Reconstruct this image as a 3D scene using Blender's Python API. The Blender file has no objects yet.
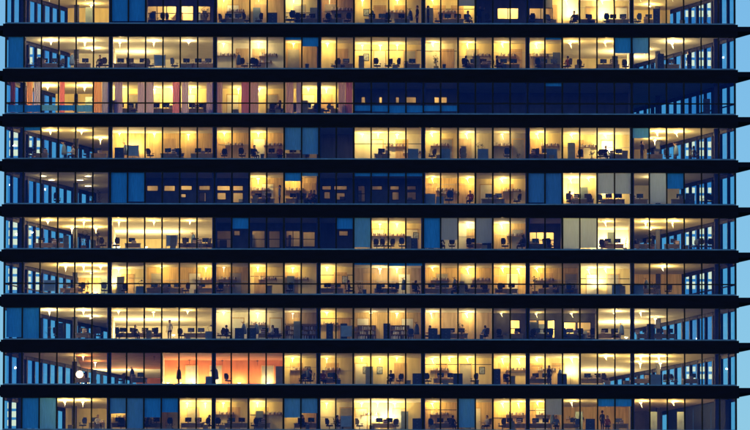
import bpy, math, random
from mathutils import Vector, Matrix, Quaternion
random.seed(7)
R = math.radians
SC = bpy.context.scene
COL = SC.collection

# ------------------------------------------------------------------ camera
DIST, EYE, ELEV = 640.0, 1.7, R(6.62)
FPX = DIST / math.cos(ELEV) / 0.08            # focal length in photo pixels (750 wide)
cam_d = bpy.data.cameras.new('camera'); cam = bpy.data.objects.new('camera', cam_d); COL.objects.link(cam)
cam_d.sensor_width = 36; cam_d.lens = FPX * 36 / 750
cam_d.clip_start = 1; cam_d.clip_end = 20000
cam.location = (0, -DIST, EYE)
cam.rotation_mode = 'QUATERNION'
cam.rotation_quaternion = (Matrix.Rotation(R(90) + ELEV, 4, 'X') @ Matrix.Rotation(0.0016, 4, 'Z')).to_quaternion()
SC.camera = cam

# ------------------------------------------------------------------ sky, sun, exposure
SUN_EL, SUN_AZ = R(8.0), R(200)
w = bpy.data.worlds.new('World'); SC.world = w; w.use_nodes = True
nt = w.node_tree; bg = nt.nodes['Background']
sky = nt.nodes.new('ShaderNodeTexSky'); sky.sky_type = 'NISHITA'; sky.sun_disc = False
sky.sun_elevation = SUN_EL; sky.sun_rotation = SUN_AZ
sky.air_density = 1.0; sky.dust_density = 0.1; sky.ozone_density = 4.6
nt.links.new(sky.outputs[0], bg.inputs['Color'])
bg.inputs['Strength'].default_value = 0.135
sun_d = bpy.data.lights.new('sun', 'SUN'); sun_d.energy = 0.03; sun_d.angle = R(5); sun_d.color = (1, .8, .65)
sun = bpy.data.objects.new('sun', sun_d); COL.objects.link(sun)
sun.rotation_euler = (R(82), 0, R(-20))
SC.view_settings.view_transform = 'Standard'; SC.view_settings.look = 'None'
SC.view_settings.exposure = 0.2; SC.view_settings.gamma = 1; SC.view_settings.use_curve_mapping = False
SC.render.engine = 'CYCLES'
SC.cycles.use_denoising = True
SC.cycles.max_bounces = 8; SC.cycles.diffuse_bounces = 4; SC.cycles.transparent_max_bounces = 16
SC.cycles.caustics_reflective = False; SC.cycles.caustics_refractive = False
SC.cycles.sample_clamp_indirect = 4

# ------------------------------------------------------------------ pixel to place
def P(px, py, d=0.0):
    a = ELEV + math.atan((215 - py) / FPX)
    z = (DIST + d) * math.tan(a)
    dep = (DIST + d) * math.cos(ELEV) + z * math.sin(ELEV)
    return Vector(((px - 375) * dep / FPX, d, z + EYE))
def X(px, d=0.0): return P(px, 215, d).x
def Z(py, d=0.0): return P(375, py, d).z
def MJ(j): return 5.6 + 17.4 * j
TOP = [-8.8 + 45.13 * r for r in range(11)]
BOT = [t + 31.9 for t in TOP]
SILL = 0.10
ZF = [Z(b) for b in BOT]            # floor of each storey
ZC = [Z(t) for t in TOP]            # ceiling of each storey
XL, XR = X(3.6), X(736.6)
SLOPE = math.tan(R(24)); BACK = 27.0
def side_x(sgn, y, off=0.0):        # side wall line; off outward
    o = off / math.cos(R(24))
    return (XL - o + y * SLOPE) if sgn < 0 else (XR + o - y * SLOPE)

# ------------------------------------------------------------------ mesh helpers
class MB:
    def __init__(s): s.v, s.f, s.m = [], [], []
    def quadbox(s, c8, mi=0):
        b = len(s.v); s.v += [tuple(c) for c in c8]
        for f in ((0,3,2,1),(4,5,6,7),(0,1,5,4),(1,2,6,5),(2,3,7,6),(3,0,4,7)):
            s.f.append(tuple(b+i for i in f)); s.m.append(mi)
        return s
    def box(s, x0, x1, y0, y1, z0, z1, mi=0):
        return s.quadbox([(x0,y0,z0),(x1,y0,z0),(x1,y1,z0),(x0,y1,z0),(x0,y0,z1),(x1,y0,z1),(x1,y1,z1),(x0,y1,z1)], mi)
    def obox(s, c, ax, ay, hx, hy, z0, z1, mi=0):   # oriented in plan
        c, ax, ay = Vector(c), Vector(ax), Vector(ay)
        q = [c - ax*hx - ay*hy, c + ax*hx - ay*hy, c + ax*hx + ay*hy, c - ax*hx + ay*hy]
        return s.quadbox([(p.x,p.y,z0) for p in q] + [(p.x,p.y,z1) for p in q], mi)
    def prism(s, pts, z0, z1, mi=0, mtop=None, mbot=None):
        b = len(s.v); n = len(pts)
        s.v += [(p[0],p[1],z0) for p in pts] + [(p[0],p[1],z1) for p in pts]
        s.f.append(tuple(b+i for i in reversed(range(n)))); s.m.append(mi if mbot is None else mbot)
        s.f.append(tuple(b+n+i for i in range(n))); s.m.append(mi if mtop is None else mtop)
        for i in range(n):
            k = (i+1) % n; s.f.append((b+i,b+k,b+n+k,b+n+i)); s.m.append(mi)
        return s
    def lathe(s, prof, n=12, c=(0,0,0), mi=0):
        b = len(s.v)
        for r, z in prof:
            for i in range(n):
                a = 2*math.pi*i/n; s.v.append((c[0]+r*math.cos(a), c[1]+r*math.sin(a), c[2]+z))
        for k in range(len(prof)-1):
            for i in range(n):
                j = (i+1) % n; s.f.append((b+k*n+i,b+k*n+j,b+(k+1)*n+j,b+(k+1)*n+i)); s.m.append(mi)
        s.f.append(tuple(b+i for i in reversed(range(n)))); s.m.append(mi)
        t = b+(len(prof)-1)*n; s.f.append(tuple(t+i for i in range(n))); s.m.append(mi)
        return s
    def tube(s, a, b_, r0, r1=None, n=8, mi=0):
        a, b_ = Vector(a), Vector(b_); r1 = r0 if r1 is None else r1
        d = (b_-a).normalized(); u = d.orthogonal().normalized(); v = d.cross(u); b = len(s.v)
        for c, r in ((a, r0), (b_, r1)):
            for i in range(n):
                t = 2*math.pi*i/n; s.v.append(tuple(c + u*(r*math.cos(t)) + v*(r*math.sin(t))))
        for i in range(n):
            j = (i+1) % n; s.f.append((b+i,b+j,b+n+j,b+n+i)); s.m.append(mi)
        s.f.append(tuple(b+i for i in reversed(range(n)))); s.m.append(mi)
        s.f.append(tuple(b+n+i for i in range(n))); s.m.append(mi)
        return s
    def quad(s, a, b_, c, d, mi=0):
        b = len(s.v); s.v += [tuple(a),tuple(b_),tuple(c),tuple(d)]; s.f.append((b,b+1,b+2,b+3)); s.m.append(mi); return s
    def rbox(s, x0, x1, y0, y1, z0, z1, ch=.02, mi=0):  # box with chamfered plan corners and top
        p = [(x0+ch,y0),(x1-ch,y0),(x1,y0+ch),(x1,y1-ch),(x1-ch,y1),(x0+ch,y1),(x0,y1-ch),(x0,y0+ch)]
        return s.prism(p, z0, z1, mi)
    def mesh(s, name, mats, smooth=False):
        me = bpy.data.meshes.new(name); me.from_pydata(s.v, [], s.f)
        for m in mats: me.materials.append(m)
        me.polygons.foreach_set('material_index', s.m)
        if smooth: me.polygons.foreach_set('use_smooth', [True]*len(s.f))
        me.update(); return me
    def build(s, name, mats, parent=None, smooth=False):
        if not isinstance(mats, (list, tuple)): mats = [mats]
        o = bpy.data.objects.new(name, s.mesh(name, mats, smooth)); COL.objects.link(o)
        if parent is not None: o.parent = parent
        return o
def empty(name, loc=(0,0,0), rz=0):
    o = bpy.data.objects.new(name, None); o.empty_display_size = .3; COL.objects.link(o)
    o.location = loc; o.rotation_euler = (0,0,rz); return o
def copy_tree(o, parent=None):
    c = o.copy(); COL.objects.link(c)
    if parent is not None: c.parent = parent
    for ch in list(o.children): copy_tree(ch, c)
    return c

# ------------------------------------------------------------------ materials
def mat(name, col, rough=.6, metal=0.0, var=.12, scale=3.0, stretch=(1,1,1), spec=.3, emit=0, col2=None):
    m = bpy.data.materials.new(name); m.use_nodes = True; n = m.node_tree; b = n.nodes['Principled BSDF']
    b.inputs['Roughness'].default_value = rough; b.inputs['Metallic'].default_value = metal
    b.inputs['Specular IOR Level'].default_value = spec
    tc = n.nodes.new('ShaderNodeTexCoord'); mp = n.nodes.new('ShaderNodeMapping'); mp.inputs['Scale'].default_value = stretch
    nz = n.nodes.new('ShaderNodeTexNoise'); nz.inputs['Scale'].default_value = scale; nz.inputs['Detail'].default_value = 5
    rp = n.nodes.new('ShaderNodeValToRGB')
    c2 = col2 or tuple(min(1, c*(1+var)) for c in col); c1 = col if col2 else tuple(c*(1-var) for c in col)
    rp.color_ramp.elements[0].position = .32; rp.color_ramp.elements[1].position = .68
    rp.color_ramp.elements[0].color = (*c1,1); rp.color_ramp.elements[1].color = (*c2,1)
    n.links.new(tc.outputs['Object'], mp.inputs[0]); n.links.new(mp.outputs[0], nz.inputs['Vector'])
    n.links.new(nz.outputs[0], rp.inputs[0]); n.links.new(rp.outputs[0], b.inputs['Base Color'])
    if emit:
        b.inputs['Emission Color'].default_value = (*col,1); b.inputs['Emission Strength'].default_value = emit
    return m
def glass_mat(name, tint, refl, rcol=(1,1,1)):
    m = bpy.data.materials.new(name); m.use_nodes = True; n = m.node_tree; n.nodes.clear()
    out = n.nodes.new('ShaderNodeOutputMaterial'); mx = n.nodes.new('ShaderNodeMixShader')
    t = n.nodes.new('ShaderNodeBsdfTransparent'); t.inputs[0].default_value = (*tint,1)
    g = n.nodes.new('ShaderNodeBsdfGlossy'); g.inputs['Roughness'].default_value = .03; g.inputs[0].default_value = (*rcol,1)
    tc = n.nodes.new('ShaderNodeTexCoord'); nz = n.nodes.new('ShaderNodeTexNoise'); nz.inputs['Scale'].default_value = .35
    bp = n.nodes.new('ShaderNodeBump'); bp.inputs['Strength'].default_value = .06; bp.inputs['Distance'].default_value = .3
    n.links.new(tc.outputs['Object'], nz.inputs['Vector']); n.links.new(nz.outputs[0], bp.inputs['Height']); n.links.new(bp.outputs[0], g.inputs['Normal'])
    lw = n.nodes.new('ShaderNodeLayerWeight'); fr = n.nodes.new('ShaderNodeMath'); fr.operation = 'POWER'; fr.inputs[1].default_value = 5; n.links.new(lw.outputs['Facing'], fr.inputs[0])
    mt = n.nodes.new('ShaderNodeMath'); mt.operation = 'ADD'; mt.inputs[1].default_value = refl + .04; mt.use_clamp = True
    n.links.new(fr.outputs[0], mt.inputs[0]); n.links.new(mt.outputs[0], mx.inputs[0])
    n.links.new(t.outputs[0], mx.inputs[1]); n.links.new(g.outputs[0], mx.inputs[2]); n.links.new(mx.outputs[0], out.inputs[0])
    return m
def cloth_mat(name, col, trans=.5, stretch=(6,6,.4)):
    m = mat(name, col, .85, 0, .18, 4, stretch, .1); n = m.node_tree; b = n.nodes['Principled BSDF']
    out = [x for x in n.nodes if x.type == 'OUTPUT_MATERIAL'][0]
    tr = n.nodes.new('ShaderNodeBsdfTranslucent'); tr.inputs[0].default_value = (*col,1); mx = n.nodes.new('ShaderNodeMixShader'); mx.inputs[0].default_value = trans
    n.links.new(b.outputs[0], mx.inputs[1]); n.links.new(tr.outputs[0], mx.inputs[2]); n.links.new(mx.outputs[0], out.inputs[0])
    return m
NAVY = mat('dark_cladding', (.002,.004,.02), .55, 0, .25, .8, (1,1,4), .12)
FRAME = mat('dark_frame', (.008,.011,.025), .5, 0, .2, 4, spec=.2)
SILLM = mat('sill_metal', (.12,.28,.46), .4, .2, .25, 1.5, spec=.4)
COLM = mat('column_paint', (.012,.016,.04), .6, 0, .2)
GLASS = glass_mat('window_glass', (.93,.95,.97), .02, (.05,.15,.8))
SGLASS = glass_mat('tinted_side_glass', (.30,.68,.84), .0, (.3,.5,1))
CEIL = mat('ceiling_paint', (.72,.68,.6), .9, 0, .06, 1.2)
CARPET = mat('carpet', (.24,.22,.18), .95)
WALLS = {
 'y': mat('cream_wall', (.76,.65,.36), .85, 0, .12, .9, (3,3,.5), .1),
 'w': mat('white_wall', (.74,.7,.58), .85, 0, .1, .9, (2,2,.6), .1),
 'o': mat('timber_wall', (.66,.47,.2), .7, 0, .22, 1.2, (6,6,.5), .15),
 'r': mat('orange_wall', (.52,.18,.08), .8, 0, .16, 1.0, (2,2,.6), .1),
 'g': mat('grey_wall', (.38,.36,.33), .85, 0, .15, 1.0, (2,2,.6), .1),
 'b': mat('brown_wall', (.42,.31,.2), .85, 0, .2, 1.3, (4,4,.5), .1),
 'd': mat('dim_blue_wall', (.1,.11,.15), .9, 0, .2, 1.0, (2,2,1), .1),
}
DOORS = [mat('oak_door', (.5,.34,.16), .6, 0, .2, 2, (6,1,.5)), mat('white_door', (.7,.68,.6), .6, 0, .06), mat('grey_door', (.3,.29,.27), .5, 0, .1)]
WOODS = mat('shelving_wood', (.2,.12,.055), .6, 0, .3, 3, (1,1,6)); CABD = mat('dark_cabinet', (.03,.035,.055), .5); CAB = mat('blue_grey_cabinet', (.16,.22,.28), .5)
PART = mat('partition_paint', (.5,.46,.4), .85, 0, .08)
BLIND = cloth_mat('blue_blind', (.045,.43,.92), .05)
PALE = cloth_mat('pale_blind', (.36,.47,.66), .62)
PALEB = cloth_mat('pale_blue_blind', (.13,.45,.8), .2)

# ------------------------------------------------------------------ ground
g = MB().quad((-9000,-9000,0),(9000,-9000,0),(9000,9000,0),(-9000,9000,0)).build('ground', mat('paving', (.07,.07,.075), .9, 0, .3, .05))
g['kind'] = 'structure'

# ------------------------------------------------------------------ the tower
tower = empty('office_tower', (0, 0, 0))
tower['label'] = 'dark office tower with bands of lit glass and projecting side ledges'
tower['category'] = 'office tower'
def part(mb, name, mats, smooth=False): return mb.build(name, mats, tower, smooth)
def plan(off, yf):
    return [(side_x(-1, BACK, off), BACK), (side_x(-1, yf, off), yf), (side_x(1, yf, off), yf), (side_x(1, BACK, off), BACK)]
# slabs, cladding bands, ledges
slab_z = []
for k in range(11):
    zt = ZF[k-1] if k else Z(TOP[0] - 13.2); zb = ZC[k]
    slab_z.append((zb, zt))
    o = part(MB().prism(plan(-.25, .12), zb, zt - .004, 0, 1, 0), 'floor_slab', [CEIL, CARPET])
    out, inn = plan(.10, -.10), plan(-.16, .10)
    m = MB(); b = len(m.v); z0, z1 = zb - .03, zt - SILL
    for q in (out, inn):
        m.v += [(p[0],p[1],z0) for p in q]; m.v += [(p[0],p[1],z1) for p in q]
    for i in range(3):
        m.f += [(i,i+1,5+i,4+i), (8+i,12+i,13+i,9+i), (i,8+i,9+i,i+1), (4+i,5+i,13+i,12+i)]; m.m += [0]*4
    part(m, 'cladding_band', NAVY)
    # shadow gap trims along the band
    for zz in (z0 + .22, z1 - .3):
        pass
    za, zb2 = zt - .26, zt - .66
    for sg in (-1, 1):
        pts = [(side_x(sg,-.1,.11), -.1), (side_x(sg,-.1,1.75), -.1), (side_x(sg,BACK,1.75), BACK), (side_x(sg,BACK,.11), BACK)]
        part(MB().prism(pts if sg > 0 else pts[::-1], zb2, za), 'side_ledge', NAVY)
# lower storeys and back core so the tower stands on the ground
lz = slab_z[10][0]
part(MB().prism([(p[0]*.997,p[1]) for p in plan(-.3,.3)], 0, lz - .02), 'lower_storeys', NAVY)
part(MB().prism([(side_x(-1,BACK,-.1),BACK+.02),(side_x(1,BACK,-.1),BACK+.02),(side_x(1,BACK,-.1),BACK+.3),(side_x(-1,BACK,-.1),BACK+.3)], 0, slab_z[0][1]), 'rear_wall', NAVY)
# columns
for j in (6,12,18,24,30,36):
    x = X(MJ(j), .4)
    part(MB().rbox(x-.17, x+.17, .2, .6, lz, slab_z[0][1]-.05, .03), 'column', COLM)
for px, d in ((22.3,1.3),(716.7,1.3)):
    x = X(px, d); part(MB().rbox(x-.22, x+.22, d-.25, d+.25, lz, slab_z[0][1]-.05, .05), 'column', COLM)
for px, d in ((75.5,8.2),(658,8.6)):
    x = X(px, d); part(MB().rbox(x-.2, x+.2, d-.2, d+.2, lz, slab_z[0][1]-.05, .05), 'column', COLM)
# windows
def jx(j):
    return XL + .02 if j == 0 else XR - .02 if j == 42 else X(MJ(j))
SEGS = [(0,6),(6,12),(12,18),(18,24),(24,30),(30,36),(36,42)]
TRANSOM = {2: 103.4, 6: 284.0}
WALLJ = {}   # filled from room plan: wider mullions where partitions meet the glass
def make_windows(r):
    z0, z1 = ZF[r] - SILL + .003, ZC[r] - .033
    for a, b in SEGS:
        m = MB()
        for j in range(a, b+1):
            h = .06 if j not in WALLJ.get(r, ()) else .075
            x = jx(j); xa, xb = x - h, x + h
            if j == a: xa = x + .002
            if j == b: xb = x - .002
            if j == 0: xb = x + .17
            if j == 42: xa = x - .17
            m.box(xa, xb, -.075, .07, z0 + SILL + .002, z1, 0)
        m.box(jx(a)+.003, jx(b)-.003, -.07, .06, z1 - .05, z1 - .002, 0)
        m.box(jx(a)+.003, jx(b)-.003, -.09, .09, z0, z0 + SILL, 1)
        if r in TRANSOM:
            zt = Z(TRANSOM[r]); m.box(jx(a)+.004, jx(b)-.004, -.06, .055, zt - .05, zt + .05, 0)
        f = part(m, 'window', [FRAME, SILLM])
        MB().quad((jx(a)+.01,0,z0+.05),(jx(b)-.01,0,z0+.05),(jx(b)-.01,0,z1-.02),(jx(a)+.01,0,z1-.02)).build('glass', GLASS, f)
    for sg in (-1, 1):
        m = MB(); dx = Vector((SLOPE * -sg, 1, 0)).normalized(); nx = Vector((dx.y, -dx.x, 0))
        L = BACK / math.cos(R(24)); n = int(L / 1.39)
        p0 = Vector((side_x(sg, 0), 0, 0))
        for i in range(1, n):
            c = p0 + dx * (i * 1.39)
            wide = i % 4 == 3
            m.obox((c.x,c.y,0), dx, nx, .10 if wide else .05, .13, z0 + SILL, z1)
        c = p0 + dx * (L/2 + .05)
        m.obox((c.x,c.y,0), dx, nx, L/2 - .2, .10, z1 - .22, z1 - .002)
        m.obox((c.x,c.y,0), dx, nx, L/2 - .2, .10, z0, z0 + SILL, 1)
        if r in TRANSOM:
            zt = Z(TRANSOM[r]); m.obox((c.x,c.y,0), dx, nx, L/2 - .2, .05, zt - .05, zt + .05)
        f = part(m, 'window', [FRAME, SILLM])
        a, b = p0 + dx*.2, p0 + dx*(L-.2)
        MB().quad((a.x,a.y,z0+.05),(b.x,b.y,z0+.05),(b.x,b.y,z1-.02),(a.x,a.y,z1-.02)).build('glass', SGLASS, f)

# ------------------------------------------------------------------ rooms: (first mullion, last mullion, depth, wall, lamp warmth, lamp power)
# warmth: n yellow, c pale, o orange, x unlit ; lamps listed by photo x
WARM = {'n': (1,.665,.165), 'c': (1,.74,.28), 'o': (1,.60,.15), 'r': (1,.42,.13)}
ROOMS = [
 [(0,6,10,'y','n'),(6,8,5,'d','x'),(8,12,4.5,'d','x'),(12,16,6,'o','c'),(16,18,6,'y','c'),(18,20,5,'b','o'),(20,24,6.5,'y','n'),(24,27,6.5,'y','n'),(27,31,4.5,'d','x'),(31,33,6,'y','n'),(33,36,7,'y','c'),(36,42,10.5,'y','n')],
 [(0,6,10.5,'w','c'),(6,12,7.5,'w','c'),(12,16,5.5,'w','c'),(16,18,5.5,'o','n'),(18,20,5.5,'y','n'),(20,24,6.5,'y','n'),(24,26,5.5,'w','n'),(26,28,5.5,'y','n'),(28,30,5.5,'y','n'),(30,32,5.5,'y','n'),(32,36,7,'y','n'),(36,42,18,'w','c')],
 [(0,6,8,'y','n'),(6,12,6,'y','n'),(12,16,6,'y','n'),(16,20,6,'y','n'),(20,26,4.5,'d','x'),(26,36,7,'d','x'),(36,42,20,'d','x')],
 [(0,6,16,'y','n'),(6,12,6,'o','n'),(12,14,5.5,'o','n'),(14,16,5.5,'o','n'),(16,18,5,'y','n'),(18,20,5,'b','x'),(20,24,6.2,'w','n'),(24,26,5.5,'y','n'),(26,28,5.5,'y','c'),(28,30,5.5,'g','n'),(30,32,5.5,'y','n'),(32,36,6.5,'y','n'),(36,42,14.5,'y','n')],
 [(0,6,15,'g','x'),(6,14,4.5,'d','x'),(14,16,5.5,'o','n'),(16,18,5.5,'o','n'),(18,20,4.5,'d','x'),(20,24,4.5,'d','x'),(24,27,5.5,'o','n'),(27,30,6,'y','n'),(30,32,5,'w','x'),(32,34,5.5,'y','n'),(34,36,6,'y','c'),(36,42,9,'w','c')],
 [(0,6,14,'y','n'),(6,12,7.5,'y','n'),(12,16,4.5,'d','x'),(16,18,4.5,'d','x'),(18,20,4.5,'d','x'),(20,24,6,'y','n'),(24,28,6,'w','c'),(28,30,6,'o','c'),(30,32,4.5,'d','x'),(32,36,7,'w','n'),(36,42,17,'y','n')],
 [(0,6,12,'o','n'),(6,8,7,'y','n'),(8,12,5.5,'o','n'),(12,14,5,'o','n'),(14,16,5,'y','n'),(16,18,5,'y','n'),(18,20,5,'y','n'),(20,24,6,'b','c'),(24,28,5.5,'o','n'),(28,30,5.5,'o','n'),(30,33,5.5,'o','n'),(33,36,6,'y','c'),(36,42,8.7,'o','n')],
 [(0,6,18,'w','c'),(6,12,7.5,'w','n'),(12,16,5.5,'w','c'),(16,18,5.5,'b','c'),(18,20,5.5,'y','n'),(20,24,5.5,'o','c'),(24,28,5.5,'b','c'),(28,30,4.5,'d','x'),(30,34,4.5,'d','x'),(34,42,17,'g','c')],
 [(0,9,22,'r','o'),(9,16,7,'r','r'),(16,18,6,'y','n'),(18,20,6,'y','n'),(20,24,6,'y','n'),(24,28,6,'y','n'),(28,30,5.5,'y','n'),(30,33,6,'y','n'),(33,42,22,'y','n')],
 [(0,6,10,'y','n'),(6,10,6,'y','n'),(10,12,5.5,'y','n'),(12,14,5.5,'y','n'),(14,16,5.5,'y','n'),(16,18,5.5,'y','n'),(18,20,5.5,'w','n'),(20,24,6,'y','n'),(24,26,5.5,'o','n'),(26,28,5.5,'o','n'),(28,30,5.5,'o','n'),(30,32,5.5,'o','n'),(32,36,6,'o','n'),(36,42,12,'d','o')],
]
DEEP = {(1,6):14,(5,6):16,(7,6):15,(8,9):6.6,(1,32):13,(5,32):9,(9,32):8}
ROOMS = [[(a, b, DEEP.get((r,a), d if (a == 0 or b == 42 or w == 'x') else d*.76), wl, w) for a, b, d, wl, w in q] for r, q in enumerate(ROOMS)]
# pendant lamps (photo x[:power factor]) ; power factor 1 is a standard one
LAMPS = [
 '48 84:1.2 223 258 293 329:.5 362 397 432 466 566 602 640 672',
 '50 84 119 153 188 223:.5 258 293 327 362 380 397 432 467 502 536 570 605 672:1.3',
 '47 84:.8 119 154 172 190 238 259 308 326',
 '50 81 119 154 188 224 258 293:.6 362 378 397 431 466 502:.5 537 571 605 657 676',
 '258 293 432 467 501 570 588:.8 605:.8 653:.7',
 '48 84 119 154 190 362:.8 380 397 449:.5 467 501 570:.9 605 645 672',
 '66 84 101 119 162 206 224:.5 258:.8 293:.8 327 380:.6 397:.6 432:.7 467 502 518 536:.8 588:.5 605:.5 662',
 '50 84 119 154 188 224 258 293:.45 327 371:.5 397:.6 431 466 614:.6 640:.25 501:.2 536:.25 571:.25',
 '84:.5 127:0 155:0 190:0 223:0 258:0 293 327 362 380 397 432 449 467 518 502 536 571 605 640 658',
 '66 84 119 188 206 224 258 293 327 362 378 395 432 467 502 518 537 571 605 640:.5 672:.6',
]
BLINDS = [
 [(6,0,1,'b'),(7,0,1,'b'),(26,0,.44,'p')],
 [(0,0,1,'b'),(16,0,.1,'b'),(17,0,.3,'b'),(31,0,.08,'b'),(35,0,.5,'b'),(36,0,.5,'q')],
 [(0,.74,.98,'b'),(1,.74,.98,'b'),(2,.74,.98,'q'),(3,.74,.98,'b'),(4,.74,.98,'q'),(20,.74,.98,'B'),(21,.74,.98,'B'),(22,.74,.98,'B'),(23,.74,.98,'B'),(24,.74,.98,'B'),(25,.74,.98,'B'),(31,0,.12,'b')],
 [(1,0,.12,'b'),(16,0,.72,'q'),(17,0,.85,'q'),(36,0,.33,'q')],
 [(6,0,1,'b'),(7,0,1,'b'),(16,0,.28,'b'),(17,0,.12,'q'),(20,0,.12,'B'),(21,0,.12,'B'),(22,0,.12,'B'),(23,0,.12,'B'),(30,0,1,'q'),(31,0,1,'q'),(34,0,.66,'p'),(35,0,.66,'p'),(37,0,1,'p'),(38,0,.5,'b')],
 [(13,0,.36,'b'),(19,0,.36,'b'),(20,0,1,'q'),(24,0,1,'B'),(25,0,.7,'p'),(27,0,.8,'p'),(32,0,1,'p'),(33,0,1,'p')],
 [(20,0,.07,'B'),(21,0,.07,'B'),(22,0,.1,'B'),(23,0,.1,'B')],
 [(0,0,1,'b'),(1,0,1,'b')],
 [],
 [(1,0,1,'b'),(2,0,1,'q'),(6,0,.5,'q'),(7,0,1,'q'),(8,0,.62,'b'),(9,0,.46,'b'),(16,0,.62,'q'),(17,0,.48,'q'),(26,0,1,'q'),(31,0,.52,'p'),(34,0,.25,'b'),(35,0,.25,'b')],
]
# openings in the rear wall of unlit offices, looking into a lit corridor: px x0,x1,y0,y1
OPEN = {
 (0,8): [(147,176,6.5,21),(181,193,6.5,21),(197.5,210,6.5,21)],
 (0,27): [(497,518,8,19),(529,552,8,19)],
 (2,20): [(361,365,97,103),(379,382,97,103),(395.5,399,97,103),(406,416,97,103),(434,439,97,103),(441,447,97,103)],
 (4,6): [(130,141,186,191.5),(147,158,186,191.5),(164,175,186,191.5),(181,192,186,190.5),(199,210,186,190.5),(217,230,186,191),(233,243,186,191),(181,186,194,198),(199,206,193,202),(217,226,193,200),(233,243,193,203)],
 (4,18): [(322,331,186,190),(334,347,186,190),(324,330,192,199),(336,345,193,200)],
 (4,20): [(358,365,186,202),(372,382,186,190),(390,399,186,190),(407,416,186,190),(392,399,192,200),(407,416,192,200)],
 (5,12): [(217,231,231,248),(234,240,231,236),(252,265,231,248),(269,280,231,248)],
 (5,16): [(286,300,231,247),(303,315,232,247)],
 (5,18): [(339,348,231,236)],
 (5,30): [(529,544,232,248),(546,554,232,248)],
 (7,28): [(510,520,320,337)],
 (7,30): [(529,537,320,338),(538.5,546,320,338),(547.5,555,320,338),(564,576,322,338),(577.5,591,322,338)],
}
CORR = {(0,8):60,(0,27):60,(2,20):12,(4,6):9,(4,18):2.5,(4,20):2.5,(5,12):3,(5,16):3,(5,18):2,(5,30):32,(7,28):40,(7,30):60}

def roomx(r, j, d):     # x of a room boundary
    if j == 0: return side_x(-1, d, -.2)
    if j == 42: return side_x(1, d, -.2)
    return X(MJ(j))
def wall_with_openings(x0, x1, y, z0, z1, rects, th=.1):
    m = MB(); xs = sorted({x0, x1} | {a for q in rects for a in q[:2]})
    for a, b in zip(xs, xs[1:]):
        cur = z0
        for q in sorted([q for q in rects if q[0] <= a + 1e-6 and q[1] >= b - 1e-6], key=lambda q: q[2]):
            if q[2] > cur + .001: m.box(a, b, y, y+th, cur, q[2])
            cur = max(cur, q[3])
        if cur < z1: m.box(a, b, y, y+th, cur, z1)
    return m
def point(name, loc, power, col, rad, parent):
    d = bpy.data.lights.new(name, 'POINT'); d.energy = power; d.color = col; d.shadow_soft_size = rad
    o = bpy.data.objects.new(name, d); COL.objects.link(o); o.parent = parent; o.location = loc; return o
LAMP_W = 100.0
WR = random.Random(3)
ROOMW = {}
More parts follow.
